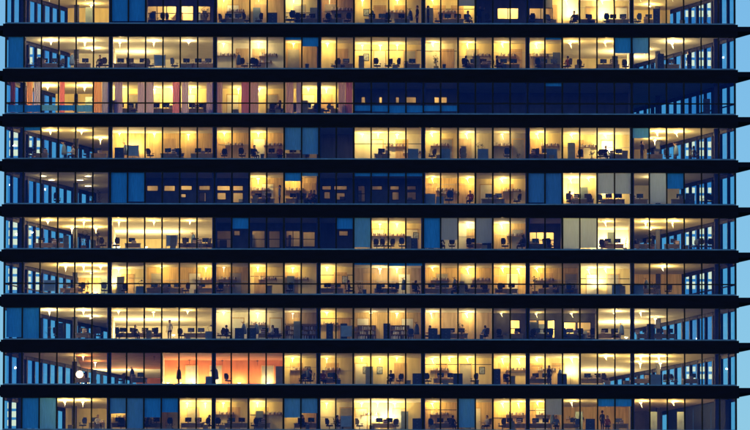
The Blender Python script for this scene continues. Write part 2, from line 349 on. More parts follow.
for r in range(10):
    z0, z1 = ZF[r], ZC[r]
    rooms = ROOMS[r]
    WALLJ[r] = {a for a, *_ in rooms}
    for i, (a, b, dep, wl, wm) in enumerate(rooms):
        key = (r, a)
        xa, xb = roomx(r, a, dep), roomx(r, b, dep)
        if a == 0: xa = side_x(-1, dep, -.15)
        if b == 42: xb = side_x(1, dep, -.15)
        if key in OPEN:
            rects = []
            for (p0, p1, q0, q1) in OPEN[key]:
                A, B = P(p0, q1, dep), P(p1, q0, dep); rects.append((A.x, B.x, max(A.z, z0 + .01), min(B.z, z1 - .05)))
            part(wall_with_openings(xa+.05, xb-.05, dep, z0, z1, rects), 'back_wall', WALLS[wl])
            part(MB().box(xa+.05, xb-.05, dep+2.4, dep+2.5, z0, z1), 'corridor_wall', WALLS['y'])
            fm = MB()
            for (x0, x1, q0, q1) in rects:
                n = max(1, round((x1-x0)/.75)); k2 = 2 if q1-q0 > .9 else 1
                for k in range(n+1): xx = x0+(x1-x0)*k/n; fm.box(xx-.03, xx+.03, dep-.03, dep-.002, q0-.03, q1+.03)
                for k in range(k2+1): zz = q0+(q1-q0)*k/k2; fm.box(x0-.03, x1+.03, dep-.045, dep-.031, zz-.03, zz+.03)
            part(fm, 'interior_window_frame', FRAME)
            dr = random.Random(r*60+a); xx = xa+.3
            while xx < xb-.9:
                wd = dr.uniform(.2,.8)
                part(MB().rbox(xx, xx+wd, dep+1.9, dep+2.38, z0, z0+dr.uniform(.5,1.9), .01), 'corridor_cupboard', dr.choice((CABD, WOODS, CAB))); xx += wd + dr.uniform(.05,.9)
            n = max(1, round((b-a)/3)); pw = CORR[key]
            for k in range(n):
                x = xa + (xb-xa)*(k+.5)/n
                point('corridor_light', (x, dep+1.2, z1-.3), pw*5, (1,.66,.26), .12, tower)
        else:
            part(MB().box(xa+.05, xb-.05, dep, dep+.1, z0, z1), 'back_wall', WALLS[wl])
            if wm != 'x' and dep < 8:
                dr = random.Random(r*50+a); n = (b-a)//3 + 1
                for k in range(n):
                    x = xa + (xb-xa)*(k+dr.uniform(.2,.8))/n
                    x = min(max(x, xa+.6), xb-.6)
                    q = part(MB().box(x-.52,x-.455,dep-.03,dep-.004,z0,z0+2.14).box(x+.455,x+.52,dep-.03,dep-.004,z0,z0+2.14).box(x-.455,x+.455,dep-.03,dep-.004,z0+2.07,z0+2.14).box(x-.45,x+.45,dep-.02,dep-.006,z0,z0+2.06,1), 'door', [DOORS[0], DOORS[dr.choice((0,0,1,2))]])
                    MB().box(x+.36,x+.42,dep-.06,dep-.022,z0+1.0,z0+1.03).build('handle', SILLM, q)
                if dr.random() < .6:
                    zz = z0 + dr.uniform(1.25,2.1)
                    part(MB().box(xa+.06,xb-.06,dep-.02,dep-.004,zz,zz+.05), 'wall_rail', FRAME if dr.random() < .4 else PART)
        # partition on the right of this room
        if b < 42:
            nd = rooms[i+1][2]; na = rooms[i+1][0]
            d2 = max(dep + (2.5 if key in OPEN else .1), nd + (2.5 if (r,na) in OPEN else .1))
            x = X(MJ(b))
            part(MB().box(x-.05, x+.05, .62 if b % 6 == 0 else .09, d2, z0, z1), 'partition_wall', PART)
    make_windows(r)
    for (i, f0, f1, kind) in BLINDS[r]:
        xa, xb = X(MJ(i), .16)+.03, X(MJ(i+1), .16)-.03
        if i == 0: xa += .1
        zt = z1 - f0*(z1-z0) - .02; zb = z1 - f1*(z1-z0) + (.04 + .16*(math.sin(i*7+r*3)**2) if f1 > .97 else 0)
        m = MB(); n = 14; rng = random.Random(i*31+r)
        ph = rng.random()*6
        for k in range(n):
            def yy(t): return .15 + .012*math.sin(ph + t*9)
            u, v = k/n, (k+1)/n
            m.quad((xa+(xb-xa)*u, yy(u), zb),(xa+(xb-xa)*v, yy(v), zb),(xa+(xb-xa)*v, yy(v), zt),(xa+(xb-xa)*u, yy(u), zt))
        m.box(xa, xb, .135, .168, zb-.03, zb)
        part(m, 'roller_blind', {'b':BLIND,'B':BLIND,'p':PALE,'q':PALEB}[kind])

# orange-brown ceiling panel added to dim and tint the top of the orange office
oc = mat('orange_dimming_panel', (.4,.15,.07), .85, 0, .2, .8)
for a, b, dep in ((4,9,14),(9,16,6.5)):
    part(MB().box(X(MJ(a))+.08, X(MJ(b))-.08, .7, dep-.03, ZC[8]-.03, ZC[8]-.003), 'added_dimming_panel', oc)
# drawn dark blinds along the right-hand side glazing of the lowest storey in view
sdx = Vector((-SLOPE, 1, 0)).normalized(); snx = Vector((sdx.y, -sdx.x, 0))
for k in range(7):
    c = Vector((side_x(1, 0), 0, 0)) + sdx*(1.0 + 1.62*k + .8) - snx*.24
    part(MB().obox((c.x,c.y,0), sdx, snx, .79, .006, ZF[9]+.05, ZC[9]-.05), 'roller_blind', cloth_mat('dark_blind', (.03,.05,.11), .06) if k == 0 else bpy.data.materials['dark_blind'])
# ------------------------------------------------------------------ things in the rooms
ORD = ['first','second','third','fourth','fifth','sixth','seventh','eighth','ninth','tenth','eleventh','twelfth','thirteenth','fourteenth','fifteenth','sixteenth','seventeenth','eighteenth','nineteenth','twentieth','twenty-first','twenty-second','twenty-third','twenty-fourth','twenty-fifth','twenty-sixth','twenty-seventh','twenty-eighth','twenty-ninth','thirtieth']
REG = []
def reg(o, r, px, cat, look, group):
    o['category'] = cat; o['group'] = group; REG.append((r, px, cat, look, o))
def room_at(r, px, d):
    for q in ROOMS[r]:
        if MJ(q[0]) <= px <= MJ(q[1]): return q
    return ROOMS[r][0] if px < 300 else ROOMS[r][-1]
def place(r, px, d, half):
    q = room_at(r, px, d); x = X(px, d)
    lo = side_x(-1, d, -.35) if q[0] == 0 else X(MJ(q[0])) + .06
    hi = side_x(1, d, -.35) if q[1] == 42 else X(MJ(q[1])) - .06
    if q[0] == 0:
        lo = max(lo, side_x(-1, d+half, -.35))
    if hi - lo > 2*half: x = min(max(x, lo + half), hi - half)
    return x
# pendant lamps
LGLOW = mat('lamp_glow', (1,.86,.6), .5, emit=2.5, var=0)
LROD = mat('lamp_rod', (.75,.7,.6), .4)
def make_lamp(tilt):
    o = empty('pendant_lamp')
    MB().lathe([(.03,-.2),(.10,-.19),(.15,-.15),(.14,-.145),(.09,-.18),(.03,-.185)], 14).build('shade', LGLOW, o, True)
    MB().lathe([(.06,-.02),(.06,-.002)], 10).tube((0,0,-.27),(0,0,-.01),.012).build('rod', LROD, o)
    MB().tube((0,0,-.2),(tilt*.34,0,-.6),.016,.012).build('drop_tube', LGLOW, o, True)
    return o
lp0, lp1 = make_lamp(0), make_lamp(.5)
for r in range(10):
    for t in LAMPS[r].split():
        px, pw = (t.split(':')+['1'])[:2]; px, pw = float(px), float(pw)
        q = room_at(r, px, 3); deep = q[2] > 7; d = (2.7 if deep else q[2] - .75) + .15*math.sin(px*1.7+r); x = place(r, px, d, .5)
        src = lp1 if px > 425 else lp0
        o = copy_tree(src)
        o.location = (x, d, ZC[r]); o.rotation_euler.z = random.uniform(-.6,.6); q7 = random.uniform(.65,1.0); o.scale = (q7, q7, random.uniform(.6,1.05))
        warm = WARM[q[4] if q[4] in WARM else 'n']
        if pw == 0:
            for ch in o.children: ch.material_slots[0].link = 'OBJECT'; ch.material_slots[0].material = FRAME
            reg(o, r, px, 'lamp', 'unlit dark pendant lamp', 'pendant lamps under the office ceilings'); continue
        point('bulb', (.15 if px > 425 else .0,0,-.3), (3.4 if q[0] == 0 or q[1] == 42 else 1.8 if deep else 1)*LAMP_W*ROOMW.setdefault((r,q[0]), WR.uniform(.6,1.25)*(1.5 if r == 2 else 1))*pw*(1.1 if q[3] in 'bgd' else 1), warm, .07, o)
        reg(o, r, px, 'lamp', 'added glowing pendant lamp', 'pendant lamps under the office ceilings')
# second row of pendants added in the open corner offices to brighten the ceilings
for r, px, pw in ((0,90,1),(0,650,1),(1,92,1),(1,645,.7),(3,100,1),(3,655,1),(5,72,.9),(5,96,1),(5,650,1),(6,92,1),(7,92,1),(7,655,.5),(8,96,.6),(8,640,1),(8,660,1)):
    d = 7.2; q = room_at(r, px, 2); o = copy_tree(lp0); o.location = (place(r, px, d, .5), d, ZC[r])
    point('bulb', (0,0,-.3), 230*pw, WARM[q[4]], .07, o); reg(o, r, px, 'lamp', 'added glowing pendant lamp', 'pendant lamps under the office ceilings')
for src in (lp0, lp1):
    for ch in list(src.children): bpy.data.objects.remove(ch)
    bpy.data.objects.remove(src)
# flush ceiling lights of the dim corner office
for px, py in ((43,175.8),(51.5,179.5),(80,179.6),(88,175.8),(88,185.5)):
    d = (py - TOP[4]) * .0805 / math.tan(ELEV); p = P(px, py, d)
    o = empty('ceiling_light', (p.x, d, ZC[4]))
    MB().lathe([(.30,-.05),(.32,-.03),(.32,-.001)], 16).build('housing', LROD, o)
    MB().lathe([(.27,-.065),(.28,-.052)], 16).build('diffuser', LGLOW, o)
    point('bulb', (0,0,-.14), 30, WARM['c'], .1, o)
    reg(o, 4, px + py*.01, 'ceiling light', 'round flush light', 'flush lights in the dim corner office')

# furniture prototypes
BLK = mat('black_fabric', (.03,.03,.035), .9); GRY = mat('grey_plastic', (.05,.055,.07), .5)
BLU = mat('blue_fabric', (.03,.06,.16), .9); STEEL = mat('steel_legs', (.18,.18,.2), .35, .7)
DESK = mat('dark_desk_top', (.15,.12,.09), .5, 0, .2); OAK = mat('oak_desk_top', (.3,.2,.1), .5, 0, .25, 4, (1,8,8))
SCR = mat('screen_black', (.006,.006,.009), .2); BOARD = mat('pale_board', (.35,.42,.46), .5); LEAF = mat('leaf_green', (.03,.09,.025), .6, 0, .5, 9); LEAFD = mat('leaf_dark', (.012,.03,.015), .6, 0, .5, 9)
POT = mat('clay_pot', (.25,.12,.06), .8); SOIL = mat('stem_brown', (.06,.04,.02), .9); YEL = mat('yellow_pot', (.7,.45,.05), .6)
PAPER = mat('paper', (.6,.58,.52), .8); BOOKS = mat('books', (.2,.07,.05), .8, 0, .3, 14, (1,1,.05), col2=(.1,.16,.28)); WOOD = mat('shelf_wood', (.2,.12,.055), .6, 0, .2, 3, (1,1,6))
def make_chair(m):
    o = empty('office_chair')
    MB().rbox(-.24,.24,-.23,.23,.44,.52,.06).build('seat', m, o)
    b = MB()
    for k in range(5):
        z0, z1 = .60+k*.1, .70+k*.1; wd = (.19,.22,.23,.22,.17)[k]; y = .22 + .012*k + .01*(k-2)**2
        b.rbox(-wd,wd,y,y+.05,z0,z1,.02)
    b.build('backrest', m, o)
    MB().tube((0,0,.07),(0,0,.44),.03).box(-.03,.03,.2,.235,.46,.66).build('stem', GRY, o)
    b = MB()
    for k in range(5):
        a = k*2*math.pi/5; c, s = math.cos(a), math.sin(a)
        b.tube((0,0,.1),(.29*c,.29*s,.06),.03,.018,6); b.lathe([(.02,0),(.03,.015),(.03,.045),(.02,.06)],8,(.29*c,.29*s,0))
    b.build('base', GRY, o)
    for s in (-1,1): MB().box(s*.27-.025,s*.27+.025,-.14,.14,.66,.69).box(s*.27-.015,s*.27+.015,-.02,.02,.48,.66).build('armrest', GRY, o)
    return o
def make_desk(m, wd):
    o = empty('desk')
    MB().rbox(-wd/2,wd/2,-.36,.36,.70,.735,.02).build('desk_top', m, o)
    for sx in (-1,1):
        for sy in (-1,1): MB().box(sx*(wd/2-.06)-.025,sx*(wd/2-.06)+.025,sy*.31-.025,sy*.31+.025,0,.70).build('leg', STEEL, o)
    MB().box(-wd/2+.09,wd/2-.09,-.30,-.28,.36,.69).build('modesty_panel', m, o)
    return o
def make_monitor():
    o = empty('monitor')
    MB().rbox(-.27,.27,-.02,.02,.12,.46,.008).build('screen', SCR, o)
    MB().box(-.03,.03,.02,.05,.01,.26).rbox(-.12,.12,-.07,.1,0,.014,.03).build('stand', GRY, o)
    return o
def make_cabinet(m, wd, h, k):
    o = empty('cabinet')
    MB().rbox(-wd/2,wd/2,-.22,.22,.05,h,.01).box(-wd/2+.03,wd/2-.03,-.19,.19,0,.05).build('body', m, o)
    for i in range(k):
        z = .08+(h-.12)*i/k; d = MB().box(-wd/2+.02,wd/2-.02,-.235,-.222,z,z+(h-.12)/k-.02).build('drawer', m, o)
        MB().box(-.06,.06,-.25,-.236,z+(h-.12)/k*.6,z+(h-.12)/k*.6+.015).build('handle', STEEL, d)
    return o
def make_screen():
    o = empty('display_board')
    MB().rbox(-.42,.42,-.025,.025,.28,1.15,.01).build('panel', BOARD, o)
    b = MB()
    for s in (-1,1): b.box(s*.45-.02,s*.45+.02,-.02,.02,0,1.2).box(s*.45-.02,s*.45+.02,-.25,.25,0,.03)
    b.build('stand', STEEL, o); return o
def make_plant(leaf, h, pot, seed):
    rng = random.Random(seed); o = empty('potted_plant')
    MB().lathe([(.13,0),(.17,.05),(.2,.3),(.19,.32),(.15,.3)],12).build('pot', pot, o)
    st, lf = MB(), MB()
    for k in range(9):
        a = rng.uniform(0,6.28); rr = rng.uniform(.1,.38); top = Vector((rr*math.cos(a), rr*math.sin(a), h*rng.uniform(.55,1)))
        st.tube((0,0,.28), top, .012,.006,5)
        for q in range(9):
            c = Vector((0,0,.3)).lerp(top, rng.uniform(.45,1.05)); a2 = rng.uniform(0,6.28); L = rng.uniform(.14,.3)
            dr = Vector((math.cos(a2), math.sin(a2), rng.uniform(-.5,.6))).normalized(); sd = dr.cross(Vector((0,0,1))).normalized()*L*.2
            lf.quad(c, c+dr*L*.5+sd, c+dr*L, c+dr*L*.5-sd)
    st.build('stem', SOIL, o); lf.build('foliage', leaf, o); return o
def make_bookcase(wd=1.5, h=1.5):
    rng = random.Random(5); o = empty('bookcase'); b = MB()
    b.box(-wd/2,-wd/2+.03,-.16,.16,0,h).box(wd/2-.03,wd/2,-.16,.16,0,h).box(-wd/2+.031,wd/2-.031,.14,.159,0,h)
    n = 4
    for k in range(n+1): b.box(-wd/2+.031,wd/2-.031,-.155,.139,k*(h-.03)/n,k*(h-.03)/n+.03)
    b.build('carcass', WOOD, o)
    for k in range(n):
        q = MB(); x = -wd/2+.05
        while x < wd/2-.1:
            t = rng.uniform(.025,.06); hh = rng.uniform(.2,(h/n)-.06)
            if rng.random() < .85: q.box(x,x+t-.003,-.12,.1,k*(h-.03)/n+.031,k*(h-.03)/n+.03+hh, rng.choice((0,1,2)))
            x += t
        q.build('books', [BOOKS, PAPER, CABD], o)
    return o
def make_desklamp():
    o = empty('desk_lamp')
    MB().lathe([(.11,0),(.11,.02),(.03,.03)],12).build('base', GRY, o)
    MB().tube((0,0,.02),(-.12,0,.33),.012).tube((-.12,0,.33),(.14,0,.5),.012).build('arm', GRY, o)
    MB().lathe([(.1,-.08),(.06,0),(.03,.04)],12,(.15,0,.5)).build('shade', GRY, o); return o
def make_picture():
    o = empty('framed_picture')
    MB().box(-.24,.24,-.02,0,0,.6).build('frame', CABD, o)
    MB().box(-.19,.19,-.028,-.021,.05,.55).build('print', mat('abstract_print', (.25,.3,.35), .6, 0, .5, 6), o); return o
def make_wallshelf():
    o = empty('wall_shelf')
    MB().box(-.75,.75,-.26,0,0,.03).box(-.7,-.67,-.2,0,-.14,-.001).box(.67,.7,-.2,0,-.14,-.001).build('board', WOOD, o)
    rng = random.Random(11); q = MB(); x = -.7
    while x < .65:
        t = rng.uniform(.03,.09); 
        if rng.random() < .8: q.box(x,x+t-.004,-.22,-.03,.031,rng.uniform(.16,.33), rng.choice((0,1,2)))
        x += t
    q.build('binders', [BOOKS, PAPER, CABD], o); return o
# people: one continuous skinned body per pose, hair as a child
SKIN = mat('skin', (.36,.2,.13), .6, 0, .06); HAIR = mat('hair', (.02,.013,.01), .7); SHOE = mat('shoes', (.01,.01,.01), .5)
SHIRTS = [mat('shirt_navy', (.015,.025,.07), .9), mat('shirt_black', (.012,.012,.014), .9), mat('shirt_white', (.55,.53,.5), .9), mat('shirt_rust', (.22,.05,.03), .9), mat('shirt_blue', (.06,.13,.3), .9)]
TROUS = mat('trousers', (.012,.013,.022), .9)
def skin_body(pose):
    V, E, RD = [], [], []
    def v(p, rad, par=None):
        V.append(p); RD.append(rad if isinstance(rad, tuple) else (rad, rad))
        if par is not None: E.append((par, len(V)-1))
        return len(V)-1
    sit = pose == 'sit'; hz = .52 if sit else .93
    pel = v((0,0,hz), (.15,.11)); wa = v((0,-.01,hz+.17), (.135,.1), pel); ch = v((0,0,hz+.36), (.165,.115), wa); nk0 = v((0,.0,hz+.52), (.075,.07), ch)
    nk = v((0,-.02,hz+.58), (.052,.055), nk0); hd = v((0,-.03,hz+.67), (.075,.088), nk); v((0,-.02,hz+.77), (.068,.08), hd)
    v((0,-.125,hz+.665), (.012,.014), hd)                      # nose
    for s in (-1,1): v((s*.086,-.01,hz+.68), (.012,.02), hd)   # ears
    for s in (-1,1):
        hip = v((s*.095,0,hz-.05), .09, pel)
        if sit: kn = v((s*.11,-.43,hz-.03), .06, hip); an = v((s*.11,-.40,.09), .042, kn)
        else: kn = v((s*.1,-.01 - (.06 if pose=='walk' and s>0 else 0),.5), .06, hip); an = v((s*.105,.02+(.12 if pose=='walk' and s<0 else 0),.09), .04, kn)
        ft = v((V[an][0],V[an][1]-.04,.045), (.042,.04), an); v((V[an][0]+s*.015,V[an][1]-.18,.035), (.04,.03), ft)
        sh = v((s*.185,0,hz+.47), .062, ch)
        if sit: el = v((s*.24,-.08,hz+.2), .045, sh); wr = v((s*.17,-.33,hz+.2), .03, el); dr = Vector((-s*.2,-1,0)).normalized()
        elif pose == 'reach' and s > 0: el = v((s*.27,-.16,hz+.38), .045, sh); wr = v((s*.25,-.36,hz+.52), .03, el); dr = Vector((0,-.7,.6)).normalized()
        else: el = v((s*.245,.03,hz+.18), .045, sh); wr = v((s*.25,-.06,hz-.06), .03, el); dr = Vector((0,-.2,-1)).normalized()
        w0 = Vector(V[wr]); pm = v(tuple(w0+dr*.06), (.03,.02), wr); kk = v(tuple(w0+dr*.09), (.034,.016), pm)
        sd = dr.cross(Vector((s,0,.01))).normalized() if abs(dr.x) < .9 else Vector((0,0,1))
        for q, L in enumerate((.072,.082,.077,.06)):
            base = w0+dr*.098+sd*(q-1.5)*.02; f1 = v(tuple(base), .0085, kk); f2 = v(tuple(base+dr*L*.55+Vector((-s*.008,0,0))), .008, f1); v(tuple(base+dr*L*.9+Vector((-s*.025,0,0))), .007, f2)
        t1 = v(tuple(w0+dr*.055+sd*-.035), .01, pm); v(tuple(w0+dr*.1+sd*-.055), .008, t1)
    me = bpy.data.meshes.new('person'); me.from_pydata(V, E, []); ob = bpy.data.objects.new('person_base', me); COL.objects.link(ob)
    sk = ob.modifiers.new('skin', 'SKIN'); 
    for i, sv in enumerate(me.skin_vertices[0].data if me.skin_vertices else []): sv.radius = RD[i]; sv.use_root = (i == 0)
    if not me.skin_vertices:
        pass
    sb = ob.modifiers.new('sub', 'SUBSURF'); sb.levels = 1
    dg = bpy.context.evaluated_depsgraph_get(); out = bpy.data.meshes.new_from_object(ob.evaluated_get(dg)); bpy.data.objects.remove(ob)
    out.name = 'person'; out.materials.clear()
    for m in (SKIN, SHIRTS[0], TROUS, SHOE): out.materials.append(m)
    for p in out.polygons:
        c = p.center; p.use_smooth = True
        if c.z > hz+.545: mi = 0
        elif c.z < .075: mi = 3
        elif sit and (c.y < -.2 and c.z > hz+.1): mi = 0 if c.y < -.31 else 1
        elif sit: mi = 1 if c.z > hz+.06 else 2
        elif abs(c.x) > .19 and c.z < hz-.04: mi = 0
        elif pose == 'reach' and c.y < -.34: mi = 0
        elif abs(c.x) > .19: mi = 1
        else: mi = 1 if c.z > hz-.02 else 2
        p.material_index = mi
    hair = MB().lathe([(.088,.0),(.098,.05),(.09,.1),(.06,.135),(.02,.148)], 12, (0,.0,hz+.68))
    hair.v = [(x, (y*1.12 if y > 0 else y*.9)+ .004, z - (.09 if y > .04 and z < hz+.7 else 0)) for x,y,z in hair.v]
    return out, hair.mesh('hair', [HAIR], True)
POSES = {}
def make_person(pose, shirt):
    if pose not in POSES: POSES[pose] = skin_body(pose)
    b, h = POSES[pose]
    o = bpy.data.objects.new('person', b); COL.objects.link(o)
    o.material_slots[1].link = 'OBJECT'; o.material_slots[1].material = shirt
    hh = bpy.data.objects.new('hair', h); COL.objects.link(hh); hh.parent = o
    return o
PROTO = {}
def get(key, fn):
    if key not in PROTO: PROTO[key] = fn(); return PROTO[key]
    return copy_tree(PROTO[key])
rnd = random.Random(21)
NS = ['navy','black','white','rust red','blue']
def put(r, kind, px, a=None):
    zf = ZF[r]; DD = min(3.1, room_at(r, px, 2)[2] - .8)
    def go(o, half, d, rz=0.0, dz=0.0):
        x = place(r, px, d, half); o.location = (x, d, zf + dz); o.rotation_euler = (0,0,rz); return o
    if kind in 'ch':
        m, nm = ((BLK,'black'),(BLU,'dark blue'))[kind == 'h' or rnd.random() < .2]
        o = get('c'+nm, lambda: make_chair(m)); go(o, .36, DD - rnd.uniform(.72,.9), rnd.uniform(-.9,.9) + (math.pi if rnd.random() < .6 else 0))
        if kind == 'h': o.scale = (1.25,1.2,1.2)
        reg(o, r, px, 'chair', nm+' office chair', 'office chairs behind the glass')
    elif kind in 'dD':
        wd = 1.9 if kind == 'D' else 1.3; m, nm = ((DESK,'dark'),(OAK,'wooden'))[rnd.random() < .25]
        o = get('d'+nm+kind, lambda: make_desk(m, wd)); d = DD; go(o, wd/2+.03, d)
        reg(o, r, px, 'desk', ('long ' if kind == 'D' else '')+nm+' office desk', 'office desks')
        for k in range(2 if kind == 'D' else 1):
            mo = get('mon', make_monitor); mo.location = (o.location.x + (k*.8-.35 if kind == 'D' else rnd.uniform(-.25,.25)), d + .05, zf + .735); mo.rotation_euler = (0,0,rnd.uniform(-.4,.4)+math.pi)
            reg(mo, r, px + (k*8-4 if kind == 'D' else .1), 'monitor', 'black desktop monitor', 'monitors on the desks')
    elif kind in 'psw':
        if kind == 'p' and (r, int(px)) not in ((0,417),(0,428),(7,170),(8,549),(4,281),(1,689),(9,602)): kind = 's'
        pose = {'p':'stand','s':'sit','w':'reach'}[kind]; i = int(a) if a else rnd.choice((0,0,1,1,4))
        o = make_person(pose, SHIRTS[i]); d = DD - .85
        rz = rnd.uniform(-2.6,2.6); go(o, .32, d, rz)
        nm = {'p':'standing','s':'seated','w':'reaching'}[kind]
        reg(o, r, px, 'person', nm+' person in '+NS[i], 'people in the offices')
        if kind == 's':
            c = get('cblack', lambda: make_chair(BLK)); c.location = o.location; c.rotation_euler = (0,0,rz); c.scale = (1,1,1)
            reg(c, r, px, 'chair', 'black office chair', 'office chairs behind the glass')
    elif kind == 'k': o = get('k', lambda: make_cabinet(CAB, .85, .88, 3)); go(o, .46, .9); reg(o, r, px, 'cabinet', 'low blue-grey drawer cabinet', 'cabinets by the glass')
    elif kind == 'K': o = get('K', lambda: make_cabinet(CABD, .75, .95, 3)); go(o, .4, 1.0); reg(o, r, px, 'cabinet', 'dark drawer cabinet', 'cabinets by the glass')
    elif kind == 'T': o = get('T', lambda: make_cabinet(CABD, .55, 1.35, 4)); go(o, .3, 1.2); reg(o, r, px, 'cabinet', 'tall dark cabinet', 'cabinets by the glass')
    elif kind == 'b': o = get('b', make_screen); go(o, .5, .85); reg(o, r, px, 'display board', 'pale standing display board', 'display boards by the glass')
    elif kind in 'PQ':
        o = get(kind, lambda: make_plant(LEAF if kind == 'P' else LEAFD, 1.35, YEL if kind == 'P' else POT, 3 if kind == 'P' else 8)); go(o, .45, 1.1, rnd.uniform(0,6))
        s = float(a) if a else 1; o.scale = (s,s,s); reg(o, r, px, 'plant', 'green potted plant' if kind == 'P' else 'dark leafy potted plant', 'potted plants')
    elif kind == 'B':
        o = get('B', make_bookcase); q = room_at(r, px, 1); d = q[2] - .2; go(o, .8, d); reg(o, r, px, 'bookcase', 'full wooden bookcase', 'bookcases')
    elif kind == 'l':
        o = get('lcab', lambda: make_cabinet(CAB, .6, .7, 2)); go(o, .35, 1.2); reg(o, r, px, 'cabinet', 'small blue-grey cabinet', 'cabinets by the glass')
        l = get('l', make_desklamp); l.location = (o.location.x, 1.2, zf + .7); l.rotation_euler = (0,0,rnd.uniform(-.4,.4)); reg(l, r, px, 'desk lamp', 'jointed grey desk lamp', 'desk lamps')
    elif kind == 'f':
        o = get('f', make_picture); q = room_at(r, px, 1); x = X(px, q[2]); o.location = (x, q[2]-.003, zf + 1.25); reg(o, r, px, 'picture', 'dark framed picture', 'pictures on rear walls')
    elif kind == 'S':
        o = get('S', make_wallshelf); q = room_at(r, px, 1); o.location = (place(r, px, q[2], .8), q[2]-.003, zf + 1.5); reg(o, r, px, 'shelf', 'wall shelf of binders', 'shelves on rear walls')
ITEMS = [
 'c149 c160 c169 Q206 D232 c222 c246 c258 K272 h288 c297 D309 c326 d335 c347 f366 D376 c388 d402 p417 p428:0 c438 D452 s468 w478:0 c489 c532 c550 p577:1 d588 c592 c607 D622 f634 c638 d652 T657 Q707:.7 S235 S340 S395 S447',
 'c28 c37 D48 c60 d82 s99:1 c105 D122 c130 d140 c150 b159 c174 d188 Q192:.6 D202 c244 c252 c257 S225 S268 c334 d345 c341 f366 c377 c388 c396 d412 P436 s466 D478 d487 p495:1 D508 S507 c538 D550 s568:3 c581 D608 c628 T661 p689:1 d672 Q649:.6 S483 S540',
 'c76 c98 D116 c134 D150 D170 c184 D196 c206 c273 d280 p281:1 c294 D312 c317 c326 d338 c346 T707',
 'c27 Q33:.9 d40 s73:2 c86 d98 K119 b133 c150 D172 c180 D205 c224 c242 p251:0 d274 s281:3 D292 c306 c378 d382 k413 c432 k445 c463 Q481 k483 c507 P518:.5 D538 c535 k552 c580 P592:.7 c600 s606:1 d618 w642:1 d655 c668 S273 S395 S440 S550 S588 p694:0',
 'c57 Q92 Q99:.8 D256 c266 p281:4 D292 s301:1 D308 s311:3 p317:1 k430 l440 h449 s470:3 D493 c517 c562 s570:3 D582 c590 c601 D613 d634 d679 c706 c712 K690 S256 S293 S445 S512',
 'D46 d61 Q84:1.1 Q98:1.05 c103 c116 d133 b172 c187 D190 c207 d210 c377 c384 c391 c402 K413 p441:0 c452 c470 D480 K487 c505 c525 p524:1 D534 c551 c602 D612 Q631:.7 D641 Q652:1 d672 c694 c701 c709 S372 S396 f416 S517',
 'b50 Q66:.7 D72 c82 Q88:.8 c105 c125 l141 D155 D172 c186 d205 c217 c289 D326 p349:1 Q360:.8 D386 c380 c395 p416:1 D430 D450 p457:1 c466 D478 c485 c499 D506 Q535:1.1 D550 c556 c570 D577 k617 k636 D648 Q655:.8 c668 S210 S228 S268 S300 S440 S485 S545 f345',
 'Q50:.8 c58 T61 d84 c92 c100 c120 D128 s136:1 D150 c158 p170:2 c182 D196 l212 c221 p227:1 K240 K252 D270 s273:2 c279 B293 B309 T330 T344 b350 B367 T387 B400 c411 s430:3 K433 K446 D456 Q462 p485:4 c500 d515 c532 D541 c549 c566 D574 c580 D605 c615 c597 d644 D664 S258 T650',
 'd83 c122 d140 l210 c229 c303 s311:1 s323:3 d331 c337 f308 f366 f380 s391:1 c400 K418 c427 D445 K458 c474 f482 T497 p507:1 D532 p549:1 K562 D585 c605 D641 k655 c666 c674 d690 S300 S332 S440 S518 S547 S588',
 'c84 d98 s99:2 D114 c122 D152 s148:1 c170 Q173:.6 D192 c206 p213:0 c220 D241 c255 d263 p303:1 D312 p338:1 c330 b350 c360 D384 c396 K418 c432 p454:1 D458 p487:2 c502 D514 D538 p556:4 d570 c577 K590 p602:1 s607:3 d620 S220 S275 S370 S440 S515 S545 S575',
]
for r, t in enumerate(ITEMS):
    for it in t.split():
        a, *b = it[1:].split(':'); put(r, it[0], float(a), b[0] if b else None)
# torchiere floor lamps washing the rear walls
def make_torch():
    o = empty('floor_lamp')
    MB().lathe([(.15,0),(.15,.02),(.02,.04),(.014,1.2)], 12).build('stand', GRY, o)
    MB().lathe([(.03,1.19),(.10,1.24),(.16,1.31),(.15,1.315),(.09,1.26),(.03,1.215)], 14).build('shade', LGLOW, o, True)
    return o
TORCH = [(1,116,.8),(1,140,1),(5,118,.8),(5,146,1.2),(5,172,1),(7,120,1),(7,147,1),(7,174,.9),(8,100,.9),(8,128,1),(8,168,.8),(8,181,.9),(8,195,.7),(8,214,.4),(8,240,.3),(8,268,.35),(8,570,.9),(8,592,1.2),(8,612,.9),(7,612,1.3),(7,626,1.2),(1,617,1),(1,634,1.1),(5,568,.7),(5,603,1),(5,622,.8),(9,376,1),(9,392,1),(4,572,.8),(4,606,.9),(0,571,.8),(0,603,.8),(6,598,.7),(3,607,.8),(6,112,1),(6,96,1),(3,132,.7)]
for r, px, pw in TORCH:
    q = room_at(r, px, 2); d = q[2]*.66 if q[2] > 12 else q[2] - .6; pw *= 2.2 if q[2] > 12 else .32
    low = r == 8 and 160 < px < 300
    o = get('torch', make_torch); o.scale = (1,1,.5 if low else 1); o.location = (place(r, px, d, .3), d, ZF[r])
    point('bulb', (0,0,1.4), (75 if low else 95)*pw, WARM['c'] if q[4] != 'r' else (1,.4,.11), .07, o)
    reg(o, r, px, 'floor lamp', 'glowing torchiere floor lamp', 'torchiere floor lamps')
